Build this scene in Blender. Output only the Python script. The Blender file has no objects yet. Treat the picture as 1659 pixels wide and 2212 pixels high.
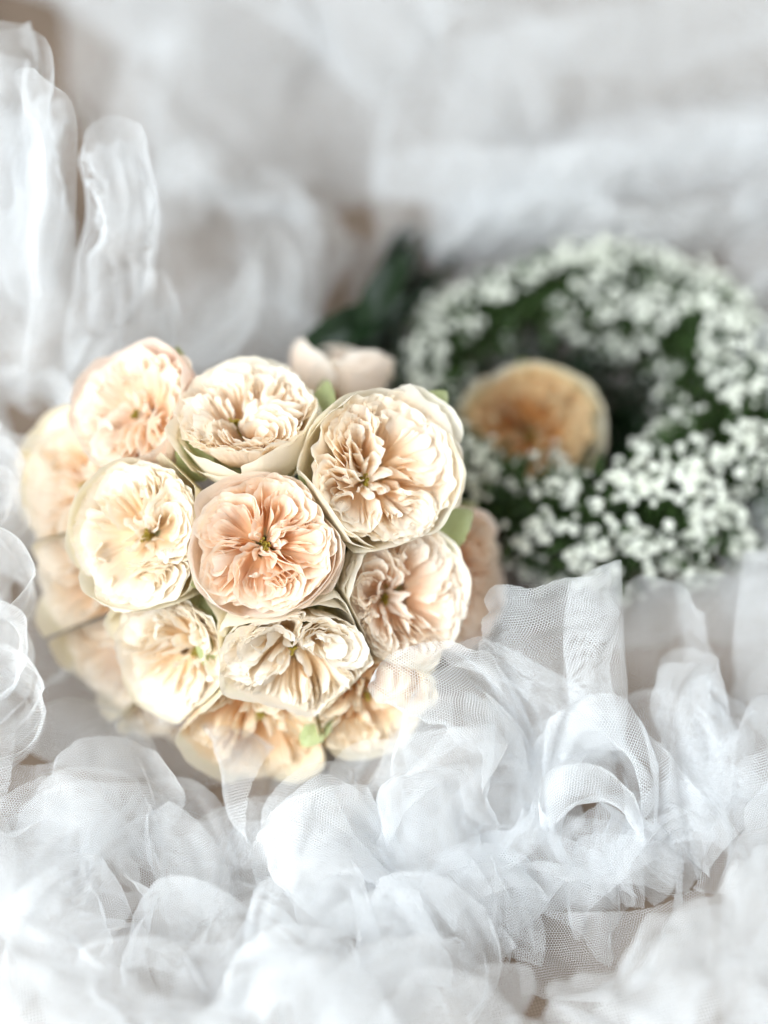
import bpy, math, random
import numpy as np
from mathutils import Vector, Matrix

S = bpy.context.scene
COL = S.collection
R = math.radians

# ------------------------------------------------------------------ camera
CAM = np.array((0.0, -0.45, 0.605))
PITCH = R(50)
FW = np.array((0, math.cos(PITCH), -math.sin(PITCH)))
RT = np.array((1.0, 0, 0))
UP = np.array((0, math.sin(PITCH), math.cos(PITCH)))
cd = bpy.data.cameras.new('camera')
cam = bpy.data.objects.new('camera', cd)
COL.objects.link(cam)
cam.location = CAM
cam.rotation_euler = (math.pi / 2 - PITCH, 0, 0)
cd.sensor_fit = 'VERTICAL'
cd.sensor_height = 36
cd.lens = 50
cd.clip_start = 0.01
cd.clip_end = 50
cd.dof.use_dof = True
cd.dof.focus_distance = 0.612
cd.dof.aperture_fstop = 1.6
cd.dof.aperture_blades = 0
S.camera = cam

# ------------------------------------------------------------------ world and lamps
W = bpy.data.worlds.new('World')
S.world = W
W.use_nodes = True
bg = W.node_tree.nodes['Background']
bg.inputs[0].default_value = (1.0, 0.93, 0.82, 1)
bg.inputs[1].default_value = 0.32


def area(name, loc, target, size, power, color):
    d = bpy.data.lights.new(name, 'AREA')
    d.shape = 'RECTANGLE'
    d.size, d.size_y = size
    d.energy = power
    d.color = color
    o = bpy.data.objects.new(name, d)
    COL.objects.link(o)
    o.location = loc
    o.rotation_euler = (Vector(target) - Vector(loc)).to_track_quat('-Z', 'Y').to_euler()
    return o


area('window_light', (-0.85, -0.88, 1.15), (0.0, 0.05, 0.08), (1.05, 1.1), 49, (0.89, 0.965, 1.0))
area('rear_window_light', (1.5, 0.75, 1.0), (0.2, 0.25, 0.05), (0.9, 0.9), 19, (0.86, 0.95, 1.0))

S.view_settings.view_transform = 'Standard'
S.view_settings.look = 'None'
S.view_settings.exposure = 0.2
S.view_settings.gamma = 1
S.cycles.max_bounces = 12
S.cycles.diffuse_bounces = 11
S.cycles.transmission_bounces = 11
S.cycles.transparent_max_bounces = 24
S.cycles.use_denoising = True
S.cycles.adaptive_threshold = 0.05
S.cycles.adaptive_min_samples = 24
S.cycles.caustics_reflective = False
S.cycles.caustics_refractive = False


# ------------------------------------------------------------------ helpers
def ray(px, py):
    """direction through a point of the picture (1659 x 2212), unit depth along the axis"""
    return FW + RT * ((px - 829.5) / 1659 * 0.54) + UP * ((1106 - py) / 2212 * 0.72)


def at(px, py, z=0.0):
    d = ray(px, py)
    return CAM + d * ((z - CAM[2]) / d[2])


def deep(px, py, depth):
    return CAM + ray(px, py) * depth


def link(o, parent=None):
    COL.objects.link(o)
    if parent is not None:
        o.parent = parent
    return o


def tag(o, label=None, cat=None, group=None, kind=None):
    for k, v in (('label', label), ('category', cat), ('group', group), ('kind', kind)):
        if v:
            o[k] = v
    return o


def empty(name, loc=(0, 0, 0), parent=None):
    o = bpy.data.objects.new(name, None)
    o.empty_display_size = 0.01
    o.location = loc
    return link(o, parent)


def mesh_from(name, verts, faces, uvs=None, smooth=True):
    me = bpy.data.meshes.new(name)
    verts = np.asarray(verts, dtype=np.float32)
    faces = np.asarray(faces, dtype=np.int32)
    k = faces.shape[1]
    me.vertices.add(len(verts))
    me.vertices.foreach_set('co', verts.ravel())
    me.loops.add(faces.size)
    me.loops.foreach_set('vertex_index', faces.ravel())
    me.polygons.add(len(faces))
    me.polygons.foreach_set('loop_start', np.arange(len(faces), dtype=np.int32) * k)
    if uvs is not None:
        uv = me.uv_layers.new(name='UVMap')
        uv.data.foreach_set('uv', np.asarray(uvs, dtype=np.float32)[faces.ravel()].ravel())
    me.polygons.foreach_set('use_smooth', np.full(len(faces), smooth))
    me.update(calc_edges=True)
    return me


_gf = {}


def grid_faces(n, m):
    if (n, m) not in _gf:
        i = np.arange(n * m).reshape(n, m)
        _gf[(n, m)] = np.stack([i[:-1, :-1], i[1:, :-1], i[1:, 1:], i[:-1, 1:]], -1).reshape(-1, 4)
    return _gf[(n, m)]


def grid_mesh(name, P, UVv):
    n, m = P.shape[:2]
    return mesh_from(name, P.reshape(-1, 3), grid_faces(n, m), UVv.reshape(-1, 2))


def obj(name, me, mat, parent=None):
    o = bpy.data.objects.new(name, me)
    if mat is not None and not me.materials:
        me.materials.append(mat)
    return link(o, parent)


class Waves:
    """smooth pseudo-noise: a sum of random plane waves, vector valued"""

    def __init__(self, rng, dim, out, freq, n=10, spread=0.5):
        k = rng.normal(size=(n, dim))
        k /= np.linalg.norm(k, axis=1, keepdims=True)
        self.k = k * freq * (1 + spread * rng.uniform(-1, 1, (n, 1)))
        self.ph = rng.uniform(0, 2 * math.pi, n)
        self.a = rng.normal(size=(n, out)) / math.sqrt(n) * 1.2

    def __call__(self, X):
        return np.sin(X @ self.k.T + self.ph) @ self.a


# ------------------------------------------------------------------ materials
class NT:
    def __init__(self, name):
        self.m = bpy.data.materials.new(name)
        self.m.use_nodes = True
        self.t = self.m.node_tree
        self.t.nodes.clear()
        self.out = self.t.nodes.new('ShaderNodeOutputMaterial')

    def n(self, typ, ins=None, **props):
        nd = self.t.nodes.new(typ)
        for k, v in props.items():
            setattr(nd, k, v)
        for k, v in (ins or {}).items():
            if isinstance(v, bpy.types.NodeSocket):
                self.t.links.new(v, nd.inputs[k])
            else:
                nd.inputs[k].default_value = v
        return nd

    def math(self, op, a, b=0.0, c=None):
        ins = {0: a, 1: b}
        if c is not None:
            ins[2] = c
        return self.n('ShaderNodeMath', ins, operation=op).outputs[0]

    def ramp(self, fac, stops, interp='LINEAR'):
        r = self.n('ShaderNodeValToRGB', {0: fac})
        cr = r.color_ramp
        cr.interpolation = interp
        while len(cr.elements) < len(stops):
            cr.elements.new(0.5)
        for e, (p, c) in zip(cr.elements, stops):
            e.position = p
            e.color = (*c, 1)
        return r.outputs[0]

    def mixc(self, fac, a, b, mode='MIX'):
        nd = self.n('ShaderNodeMix', {0: fac, 6: a, 7: b}, data_type='RGBA', blend_type=mode)
        return nd.outputs[2]

    def done(self, sock):
        self.t.links.new(sock, self.out.inputs[0])
        return self.m


def petal_material(name, stops, transl=0.54, streak=0.06, blotch=None, tcol=None, bl=0.7):
    """thin petal: pigment runs from the claw (v=0) to the lip (v=1)"""
    q = NT(name)
    uv = q.n('ShaderNodeUVMap', uv_map='UVMap').outputs[0]
    sep = q.n('ShaderNodeSeparateXYZ', {0: uv})
    geo = q.n('ShaderNodeTexCoord')
    n1 = q.n('ShaderNodeTexNoise', {'Vector': geo.outputs['Object'], 'Scale': 55.0, 'Detail': 3.0})
    v = q.math('ADD', sep.outputs[1], q.math('MULTIPLY', q.math('SUBTRACT', n1.outputs[0], 0.5), 0.35))
    col = q.ramp(v, stops)
    # veins along the petal
    vec = q.n('ShaderNodeCombineXYZ', {0: q.math('MULTIPLY', sep.outputs[0], 34.0), 1: q.math('MULTIPLY', sep.outputs[1], 1.6)})
    n2 = q.n('ShaderNodeTexNoise', {'Vector': vec.outputs[0], 'Scale': 1.0, 'Detail': 3.0, 'Roughness': 0.65})
    hs = q.n('ShaderNodeHueSaturation', {'Color': col, 'Value': q.math('ADD', 1.0 - streak * 0.5, q.math('MULTIPLY', n2.outputs[0], streak)),
                                         'Saturation': q.math('ADD', 0.75, q.math('MULTIPLY', n1.outputs[0], 0.5))})
    colr = hs.outputs[0]
    if blotch:
        n3 = q.n('ShaderNodeTexNoise', {'Vector': geo.outputs['Object'], 'Scale': 38.0, 'Detail': 2.0})
        f = q.ramp(n3.outputs[0], [(0.45, (0, 0, 0)), (0.7, (1, 1, 1))])
        colr = q.mixc(q.math('MULTIPLY', f, bl), colr, (*blotch, 1))
    bump = q.n('ShaderNodeBump', {'Strength': 0.22, 'Distance': 0.0006, 'Height': n2.outputs[0]})
    pr = q.n('ShaderNodeBsdfPrincipled', {'Base Color': colr, 'Roughness': 0.52, 'Specular IOR Level': 0.22,
                                          'Sheen Weight': 0.12, 'Normal': bump.outputs[0]})
    tc = colr if tcol is None else q.mixc(1.0, colr, (*tcol, 1), 'MULTIPLY')
    tr = q.n('ShaderNodeBsdfTranslucent', {'Color': tc})
    return q.done(q.n('ShaderNodeMixShader', {0: transl, 1: pr.outputs[0], 2: tr.outputs[0]}).outputs[0])


M = {}
M['petal_peach'] = petal_material('petal_peach', [(0.0, (0.97, 0.74, 0.46)), (0.45, (0.98, 0.80, 0.62)), (0.8, (0.98, 0.86, 0.73)), (0.97, (0.98, 0.92, 0.85))], tcol=(1.0, 0.95, 0.88))
M['petal_cream'] = petal_material('petal_cream', [(0.0, (0.97, 0.79, 0.53)), (0.45, (0.98, 0.86, 0.70)), (0.8, (0.98, 0.91, 0.81)), (0.97, (0.98, 0.95, 0.89))], tcol=(1.0, 0.95, 0.88))
M['petal_ivory'] = petal_material('petal_ivory', [(0.0, (0.97, 0.83, 0.60)), (0.45, (0.98, 0.90, 0.77)), (0.8, (0.98, 0.94, 0.86)), (0.97, (0.98, 0.96, 0.92))], tcol=(1.0, 0.95, 0.88))
M['petal_blush'] = petal_material('petal_blush', [(0.0, (0.97, 0.78, 0.57)), (0.45, (0.98, 0.86, 0.73)), (0.8, (0.98, 0.91, 0.83)), (0.97, (0.98, 0.95, 0.90))], tcol=(1.0, 0.95, 0.88))
M['petal_amber'] = petal_material('petal_amber', [(0.0, (0.76, 0.40, 0.13)), (0.5, (0.80, 0.50, 0.22)), (0.85, (0.82, 0.62, 0.36)), (1.0, (0.84, 0.72, 0.50))])
M['petal_straw'] = petal_material('petal_straw', [(0.0, (0.95, 0.70, 0.38)), (0.5, (0.97, 0.80, 0.56)), (0.85, (0.97, 0.87, 0.69)), (1.0, (0.97, 0.91, 0.79))], tcol=(1.0, 0.95, 0.88))
M['guard_cream'] = petal_material('guard_cream', [(0.0, (0.60, 0.66, 0.28)), (0.30, (0.86, 0.84, 0.56)), (0.6, (0.95, 0.90, 0.74)), (1.0, (0.97, 0.92, 0.83))], transl=0.46, blotch=(0.92, 0.92, 0.74), bl=0.35)
M['guard_blush'] = petal_material('guard_blush', [(0.0, (0.74, 0.70, 0.38)), (0.35, (0.95, 0.82, 0.64)), (0.75, (0.97, 0.86, 0.76)), (1.0, (0.97, 0.90, 0.83))], transl=0.4)
M['guard_pink'] = petal_material('guard_pink', [(0.0, (0.78, 0.62, 0.38)), (0.35, (0.95, 0.72, 0.58)), (0.75, (0.96, 0.79, 0.69)), (1.0, (0.97, 0.88, 0.81))], transl=0.4)
M['guard_yellow'] = petal_material('guard_yellow', [(0.0, (0.64, 0.66, 0.28)), (0.35, (0.93, 0.84, 0.54)), (0.75, (0.96, 0.89, 0.70)), (1.0, (0.97, 0.92, 0.80))], transl=0.46, blotch=(0.90, 0.88, 0.64), bl=0.4)


def leaf_material(name, c1, c2):
    q = NT(name)
    uv = q.n('ShaderNodeUVMap', uv_map='UVMap').outputs[0]
    sep = q.n('ShaderNodeSeparateXYZ', {0: uv})
    geo = q.n('ShaderNodeTexCoord')
    n1 = q.n('ShaderNodeTexNoise', {'Vector': geo.outputs['Object'], 'Scale': 120.0, 'Detail': 4.0})
    col = q.mixc(n1.outputs[0], (*c1, 1), (*c2, 1))
    a = q.math('ABSOLUTE', q.math('SUBTRACT', sep.outputs[0], 0.5))
    vein = q.math('SINE', q.math('MULTIPLY', q.math('SUBTRACT', sep.outputs[1], q.math('MULTIPLY', a, 0.6)), 55.0))
    bump = q.n('ShaderNodeBump', {'Strength': 0.12, 'Distance': 0.0005, 'Height': vein})
    pr = q.n('ShaderNodeBsdfPrincipled', {'Base Color': col, 'Roughness': 0.42, 'Specular IOR Level': 0.35, 'Normal': bump.outputs[0]})
    tr = q.n('ShaderNodeBsdfTranslucent', {'Color': col})
    return q.done(q.n('ShaderNodeMixShader', {0: 0.25, 1: pr.outputs[0], 2: tr.outputs[0]}).outputs[0])


M['leaf'] = leaf_material('leaf', (0.035, 0.085, 0.025), (0.075, 0.14, 0.04))
M['sepal'] = leaf_material('sepal', (0.36, 0.42, 0.18), (0.52, 0.56, 0.30))
M['dark_leaf'] = leaf_material('dark_leaf', (0.008, 0.022, 0.009), (0.018, 0.04, 0.014))  # bouquet's dark foliage; also painted shade on the leaves in the wreath hole
M['stem'] = leaf_material('stem', (0.06, 0.11, 0.03), (0.10, 0.15, 0.05))
M['sprig'] = leaf_material('sprig', (0.028, 0.062, 0.018), (0.08, 0.135, 0.04))
M['stamen'] = leaf_material('stamen', (0.42, 0.34, 0.05), (0.55, 0.42, 0.10))


def white_petal():
    q = NT('floret_white')
    pr = q.n('ShaderNodeBsdfPrincipled', {'Base Color': (0.93, 0.94, 0.90, 1), 'Roughness': 0.6, 'Specular IOR Level': 0.2})
    tr = q.n('ShaderNodeBsdfTranslucent', {'Color': (0.88, 0.90, 0.80, 1)})
    return q.done(q.n('ShaderNodeMixShader', {0: 0.25, 1: pr.outputs[0], 2: tr.outputs[0]}).outputs[0])


M['floret'] = white_petal()


def tulle_material(name, period, hole, edge=0.7, color=(0.875, 0.89, 0.91), veil=0.10):
    """hexagonal net: three sets of waves leave round holes between the threads"""
    q = NT(name)
    uv = q.n('ShaderNodeUVMap', uv_map='UVMap').outputs[0]
    k = 4 * math.pi / (math.sqrt(3) * period)
    waves = []
    for a in (0.0, 120.0, 240.0):
        d = q.n('ShaderNodeVectorMath', {0: uv, 1: (k * math.cos(R(a + 11)), k * math.sin(R(a + 11)), 0)}, operation='DOT_PRODUCT')
        waves.append(q.math('COSINE', d.outputs['Value']))
    f = q.math('ADD', q.math('ADD', waves[0], waves[1]), waves[2])
    net = q.n('ShaderNodeMapRange', {0: f, 1: hole + 0.28, 2: hole - 0.28, 3: veil, 4: 1.0}).outputs[0]
    # threads have thickness, so the net closes up where it turns edge-on
    lw = q.n('ShaderNodeLayerWeight', {'Blend': 0.35})
    cov = q.math('ADD', net, q.math('MULTIPLY', q.math('POWER', lw.outputs['Facing'], 3.0), edge))
    cov = q.math('MINIMUM', cov, 1.0)
    df = q.n('ShaderNodeBsdfDiffuse', {'Color': (*color, 1), 'Roughness': 0.3})
    tr = q.n('ShaderNodeBsdfTranslucent', {'Color': (*color, 1)})
    th = q.n('ShaderNodeMixShader', {0: 0.42, 1: df.outputs[0], 2: tr.outputs[0]})
    tp = q.n('ShaderNodeBsdfTransparent', {'Color': (1, 1, 1, 1)})
    return q.done(q.n('ShaderNodeMixShader', {0: cov, 1: tp.outputs[0], 2: th.outputs[0]}).outputs[0])


M['tulle'] = tulle_material('tulle', 0.00118, -1.0, veil=0.02)
M['tulle_fine'] = tulle_material('tulle_fine', 0.00118, -0.9, veil=0.05)


M['tulle_net'] = tulle_material('tulle_net', 0.00122, -0.78, veil=0.02)


def floor_material():
    q = NT('brown_cloth')
    co = q.n('ShaderNodeTexCoord').outputs['Object']
    n1 = q.n('ShaderNodeTexNoise', {'Vector': co, 'Scale': 9.0, 'Detail': 4.0})
    sep = q.n('ShaderNodeSeparateXYZ', {0: co})
    w1 = q.math('SINE', q.math('MULTIPLY', q.math('ADD', sep.outputs[0], q.math('MULTIPLY', sep.outputs[1], 0.25)), 4200.0))
    w2 = q.math('SINE', q.math('MULTIPLY', q.math('SUBTRACT', sep.outputs[1], q.math('MULTIPLY', sep.outputs[0], 0.25)), 4200.0))
    w = q.math('ADD', q.math('MULTIPLY', w1, 0.25), q.math('MULTIPLY', w2, 0.25))
    col = q.ramp(n1.outputs[0], [(0.3, (0.19, 0.14, 0.105)), (0.7, (0.26, 0.195, 0.15))])
    hs = q.n('ShaderNodeHueSaturation', {'Color': col, 'Value': q.math('ADD', 1.0, q.math('MULTIPLY', w, 0.35))})
    bump = q.n('ShaderNodeBump', {'Strength': 0.5, 'Distance': 0.0005, 'Height': w})
    pr = q.n('ShaderNodeBsdfPrincipled', {'Base Color': hs.outputs[0], 'Roughness': 0.85, 'Specular IOR Level': 0.15, 'Normal': bump.outputs[0]})
    return q.done(pr.outputs[0])


M['floor'] = floor_material()
#==ROSE==
# ------------------------------------------------------------------ the setting
def build_floor():
    n = 60
    xs = np.linspace(-3, 3, n)
    X, Y = np.meshgrid(xs, xs + 1.5, indexing='ij')
    P = np.stack([X, Y, 0 * X], -1)
    o = obj('floor', grid_mesh('floor', P, P[..., :2]), M['floor'])
    tag(o, kind='structure', label='taupe brown cloth spread flat under everything')


build_floor()


# ------------------------------------------------------------------ roses
def sm(x):
    x = np.clip(x, 0, 1)
    return x * x * (3 - 2 * x)


def env_height(r, pit, dome):
    return -0.10 + dome * np.sin(np.clip(r, 0, 1) * math.pi) - pit * np.exp(-(r / 0.22) ** 2)


def cup_petal(rng, th, half, amax, rr, depth, curl, wav, warp, n=30, m=18):
    """one broad petal of the cup; th = direction, half = half width (rad), amax = how far it wraps up"""
    u = np.linspace(-1, 1, n)[:, None]
    v = np.linspace(0, 1, m)[None, :]
    ph = rng.uniform(0, 6.28, 4)
    lip = amax * (1 - 0.22 * np.abs(u) ** 2.6 + 0.04 * np.sin(3.1 * u + ph[0]) + 0.014 * wav * np.sin(9 * u + ph[1]) + 0.005 * np.sin(23 * u + ph[2]))
    a = v * lip
    w = half * (0.35 + 0.65 * np.sin(np.clip(v * 1.25, 0, 1) * math.pi / 2))
    ang = th + u * w + 0.06 * np.sin(2 * v + ph[2])
    r = rr * np.sin(np.minimum(a, math.pi * 0.62)) ** 0.8 + 0.05
    z = -depth * np.cos(a) ** 1.0
    z = np.where(a > math.pi / 2, -depth * np.cos(a) * 0.55, z)
    # lip rolls outwards
    c = sm((v - 0.80) / 0.20)
    r = r + curl * c * (0.7 + 0.5 * np.sin(2.3 * u + ph[3]))
    z = z - 0.35 * abs(curl) * c * c
    # ruffle of the lip
    rip = wav * 0.022 * sm((v - 0.45) / 0.55) * (np.sin(7 * u + ph[1]) + 0.7 * np.sin(13 * u + ph[0]))
    r = r + rip
    P = np.stack([r * np.cos(ang), r * np.sin(ang), z + 0 * ang], -1)
    P = P + warp(P.reshape(-1, 3)).reshape(P.shape) * 0.05
    UVv = np.stack([np.broadcast_to(u * 0.5 + 0.5, (n, m)), np.broadcast_to(v, (n, m))], -1)
    return P, UVv


def inner_petal(rng, E, out, ze, base, flare, wav, m=9):
    """a thin upright petal below the lip curve E (k,2); out = outward unit normals, ze = lip heights"""
    k = len(E)
    s = np.linspace(0, 1, k)
    v = np.linspace(0, 1, m)
    ph = rng.uniform(0, 6.28, 5)
    L = np.concatenate([[0], np.cumsum(np.linalg.norm(np.diff(E, axis=0), axis=1))])
    f = rng.uniform(0.85, 1.2)
    ripple = 0.95 * np.sin(11 * f * L + ph[3]) + 0.6 * np.sin(19 * f * L + ph[0]) + 0.3 * np.sin(33 * f * L + ph[1]) + 0.12 * np.sin(57 * f * L + ph[2])
    E2 = E + out * (ripple * 0.030 * wav)[:, None]
    ze2 = ze + 0.020 * wav * np.sin(14 * f * L + ph[3]) + 0.012 * np.sin(47 * L + ph[4]) + 0.008 * np.sin(97 * L + ph[2])
    P = np.zeros((k, m, 3))
    UVv = np.zeros((k, m, 2))
    for j, vv in enumerate(v):
        q = 0.30 + 0.70 * vv ** 0.55
        xy = E * q * (1 - vv ** 1.5) + E2 * q * vv ** 1.5
        xy = xy + out * (flare * vv ** 5)[:, None] if np.ndim(flare) else xy + out * flare * vv ** 5
        P[:, j, :2] = xy
        P[:, j, 2] = base + (ze2 - base) * vv - abs(np.mean(flare)) * 0.25 * vv ** 6
        UVv[:, j, 0] = s
        UVv[:, j, 1] = vv
    return P, UVv


def rose_meshes(seed, nq=4, K=9, wav=1.0, swirl=0.25, pit=0.22, dome=0.06, outer=8, curl=0.06, wraps=1.80, lean=0.05, centre=(0, 0), flaps=6):
    """returns a list of (name, P, UV, which) in rose space: the face looks along +z, radius 1"""
    rng = np.random.default_rng(seed)
    low = Waves(rng, 2, 2, 3.2, 8)
    mid = Waves(rng, 2, 2, 8.0, 10)
    w3 = Waves(rng, 3, 3, 2.0, 8)
    res = []
    phase = rng.uniform(0, 6.28)
    cuts = np.cumsum(rng.uniform(0.75, 1.25, nq))
    cuts = cuts / cuts[-1] * 2 * math.pi + phase
    cen = np.array(centre)

    def place(E):
        r = np.linalg.norm(E, axis=1, keepdims=True)
        th = np.arctan2(E[:, 1], E[:, 0]) + swirl * (r[:, 0] - 0.5)
        E = np.stack([r[:, 0] * np.cos(th), r[:, 0] * np.sin(th)], 1)
        E = E * 1.05
        r = r * 1.05
        fade = sm(1.35 * (1.06 - r))
        E = E + low(E) * 0.17 * fade + mid(E) * 0.028 * wav * fade + cen * (1 - r) * 0.9
        return E

    def normals(E, c):
        t = np.gradient(E, axis=0)
        nn = np.stack([t[:, 1], -t[:, 0]], 1)
        nn /= np.linalg.norm(nn, axis=1, keepdims=True) + 1e-9
        sgn = np.sign(np.sum(nn * (E - c), axis=1).sum() + 1e-9)
        return nn * sgn

    for q in range(nq):
        a0 = cuts[q - 1] if q else cuts[-1] - 2 * math.pi
        a1 = cuts[q]
        phi = (a0 + a1) / 2
        A = (a1 - a0) / 2 * 0.97
        Kq = max(5, int(round(K * A / (math.pi / 4) ** 0.8 * 0.9)))
        Kq = min(Kq, K + 3)
        xc = rng.uniform(0.48, 0.62)
        skew = rng.uniform(-0.4, 0.4)
        for k in range(Kq):
            s = 1 - (k / Kq) * 0.93
            T = rng.uniform(1.95, 2.75)
            lo, hi = -T * rng.uniform(0.85, 1.05), T * rng.uniform(0.85, 1.05)
            if k > 1 and rng.uniform() < 0.35:      # some petals cover only one flank
                if rng.uniform() < 0.5:
                    lo *= rng.uniform(0.1, 0.6)
                else:
                    hi *= rng.uniform(0.1, 0.6)
            npt = 46 if s > 0.45 else 30
            t = np.linspace(lo, hi, npt)
            xk = xc + 0.10 * (1 - s) - 0.04 * s
            x = xk + 0.43 * s * np.cos(t)
            wmax = math.tan(min(A, 1.05)) * 0.54
            y = np.sin(t) * s * wmax * np.clip(x / 0.55, 0.13, 1.12) ** 0.85
            ang = phi + skew * (1 - s)
            E = np.stack([x * math.cos(ang) - y * math.sin(ang), x * math.sin(ang) + y * math.cos(ang)], 1)
            c = place(np.array([[xk * math.cos(ang), xk * math.sin(ang)]]))[0]
            E = place(E)
            r = np.linalg.norm(E - cen * 0.9 * 0.7, axis=1)
            ends = np.abs(np.linspace(-1, 1, npt)) ** 8
            ze = env_height(r, pit, dome) + rng.uniform(-0.07, 0.06) - 0.10 * ends - 0.04 * (1 - s)
            fl = lean * rng.uniform(-0.3, 1.3)
            P, UVv = inner_petal(rng, E, normals(E, c), ze, -0.52, fl, wav * rng.uniform(0.6, 1.25))
            res.append(('petal', P, UVv, 'inner'))
    # small crumpled petals round the heart
    for k in range(9):
        th = phase + k * 2.4 + rng.uniform(-0.4, 0.4)
        r0, r1 = rng.uniform(0.05, 0.12), rng.uniform(0.24, 0.40)
        t = np.linspace(0, 1, 20)
        bow = rng.uniform(-0.5, 0.5)
        a_ = th + bow * np.sin(t * 3.0)
        rr = r0 + (r1 - r0) * t
        E = np.stack([rr * np.cos(a_), rr * np.sin(a_)], 1) + cen * 0.85
        ze = env_height(rr, pit, dome) + rng.uniform(-0.03, 0.05) - 0.08 * np.abs(2 * t - 1) ** 5
        nn = np.stack([-np.sin(a_), np.cos(a_)], 1) * rng.choice([-1.0, 1.0])
        P, UVv = inner_petal(rng, E, nn, ze, -0.6, rng.uniform(0.02, 0.10), wav)
        res.append(('petal', P, UVv, 'inner'))
    # long thin petals between the quarters and the cup
    for k in range(9):
        th = phase + k * 2.4 + rng.uniform(-0.3, 0.3)
        h = rng.uniform(0.55, 0.95)
        t = np.linspace(-h, h, 40)
        rr = 1.0 - 0.02 * (k % 4) - 0.03 - 0.05 * np.abs(t / h) ** 3 * rng.uniform(0.2, 1.4)
        E = np.stack([rr * np.cos(th + t), rr * np.sin(th + t)], 1)
        E = E + mid(E) * 0.014 * wav
        ends = np.abs(np.linspace(-1, 1, 40)) ** 4
        ze = env_height(rr, pit, dome) + 0.05 + rng.uniform(-0.05, 0.05) - 0.10 * ends
        P, UVv = inner_petal(rng, E, normals(E, np.zeros(2)), ze, -0.85, lean * 0.2, wav * 0.8)
        res.append(('petal', P, UVv, 'inner'))
    # a few petals that lean over their neighbours
    for k in range(flaps):
        th = rng.uniform(0, 6.28)
        r0 = rng.uniform(0.40, 0.82)
        n, m = 22, 10
        h = rng.uniform(0.16, 0.30)
        t = np.linspace(-1, 1, n)
        inw = rng.choice([-1.0, 1.0])
        E = np.stack([r0 + 0.10 * inw * (1 - t ** 2), h * t * (0.5 + 0.5 * r0)], 1)
        c, s_ = math.cos(th + rng.uniform(-0.5, 0.5)), math.sin(th)
        c, s_ = math.cos(th), math.sin(th)
        E = np.stack([E[:, 0] * c - E[:, 1] * s_, E[:, 0] * s_ + E[:, 1] * c], 1)
        E = place(E / 1.1)
        nn = normals(E, np.zeros(2)) * -inw
        ze = env_height(np.linalg.norm(E, axis=1), pit, dome) + rng.uniform(0.0, 0.08) - 0.16 * np.abs(t) ** 3
        P, UVv = inner_petal(rng, E, nn, ze, -0.6, rng.uniform(0.10, 0.2), wav * 1.1)
        res.append(('petal', P, UVv, 'inner'))
    # the cup
    for k in range(outer):
        layer = k / max(1, outer - 1)
        th = phase + k * 2.2 + rng.uniform(-0.2, 0.2)
        P, UVv = cup_petal(rng, th, rng.uniform(0.75, 1.0), wraps - 0.40 * layer + rng.uniform(-0.12, 0.08), 0.985 + 0.065 * layer,
                           1.15 + 0.1 * layer, curl * (0.1 + 0.9 * layer), 0.5 * wav, w3)
        res.append(('petal', P, UVv, 'guard'))
    return res


def tube_mesh(paths, radii, sides=6, caps=True):
    V, F, UVs = [], [], []
    for path, rad in zip(paths, radii):
        path = np.asarray(path, float)
        rad = np.broadcast_to(rad, len(path))
        b = len(V)
        for i, p in enumerate(path):
            t = path[min(i + 1, len(path) - 1)] - path[max(i - 1, 0)]
            t = t / (np.linalg.norm(t) + 1e-9)
            a = np.cross(t, (0.31, 0.52, 0.79))
            a /= np.linalg.norm(a)
            c = np.cross(t, a)
            for j in range(sides):
                w = 2 * math.pi * j / sides
                V.append(p + rad[i] * (a * math.cos(w) + c * math.sin(w)))
                UVs.append((j / sides, i / len(path)))
        for i in range(len(path) - 1):
            for j in range(sides):
                j2 = (j + 1) % sides
                F.append((b + i * sides + j, b + i * sides + j2, b + (i + 1) * sides + j2, b + (i + 1) * sides + j))
    return np.array(V), np.array(F), np.array(UVs)


def leaf_grid(length, width, fold=0.25, droop=0.3, n=18, m=11, teeth=0.05, twist=0.0):
    v = np.linspace(0, 1, n)[:, None]
    u = np.linspace(-1, 1, m)[None, :]
    w = np.sin(np.clip(v, 0.0, 1) ** 0.8 * math.pi) ** 0.75 * (1 - 0.25 * v) + 0.015
    w = w * (1 + teeth * np.sin(v * 70))
    x = u * w * width * 0.5
    y = v * length + 0 * u
    z = fold * np.abs(x) - droop * length * v ** 2 + 0 * y + 0.02 * length * np.sin(9 * v + 2 * u)
    a = twist * v
    x, z = x * np.cos(a) - z * np.sin(a) * 0, z + x * np.sin(a)
    P = np.stack([x, y, z], -1)
    UVv = np.stack([np.broadcast_to(u * 0.5 + 0.5, (n, m)), np.broadcast_to(v, (n, m))], -1)
    return P, UVv


def basis(zdir, spin=0.0):
    z = Vector(zdir).normalized()
    x = Vector((0, 0, 1)).cross(z)
    if x.length < 1e-3:
        x = Vector((1, 0, 0))
    x.normalize()
    y = z.cross(x)
    m = Matrix((x, y, z)).transposed()
    return (m @ Matrix.Rotation(spin, 3, 'Z'))


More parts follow.
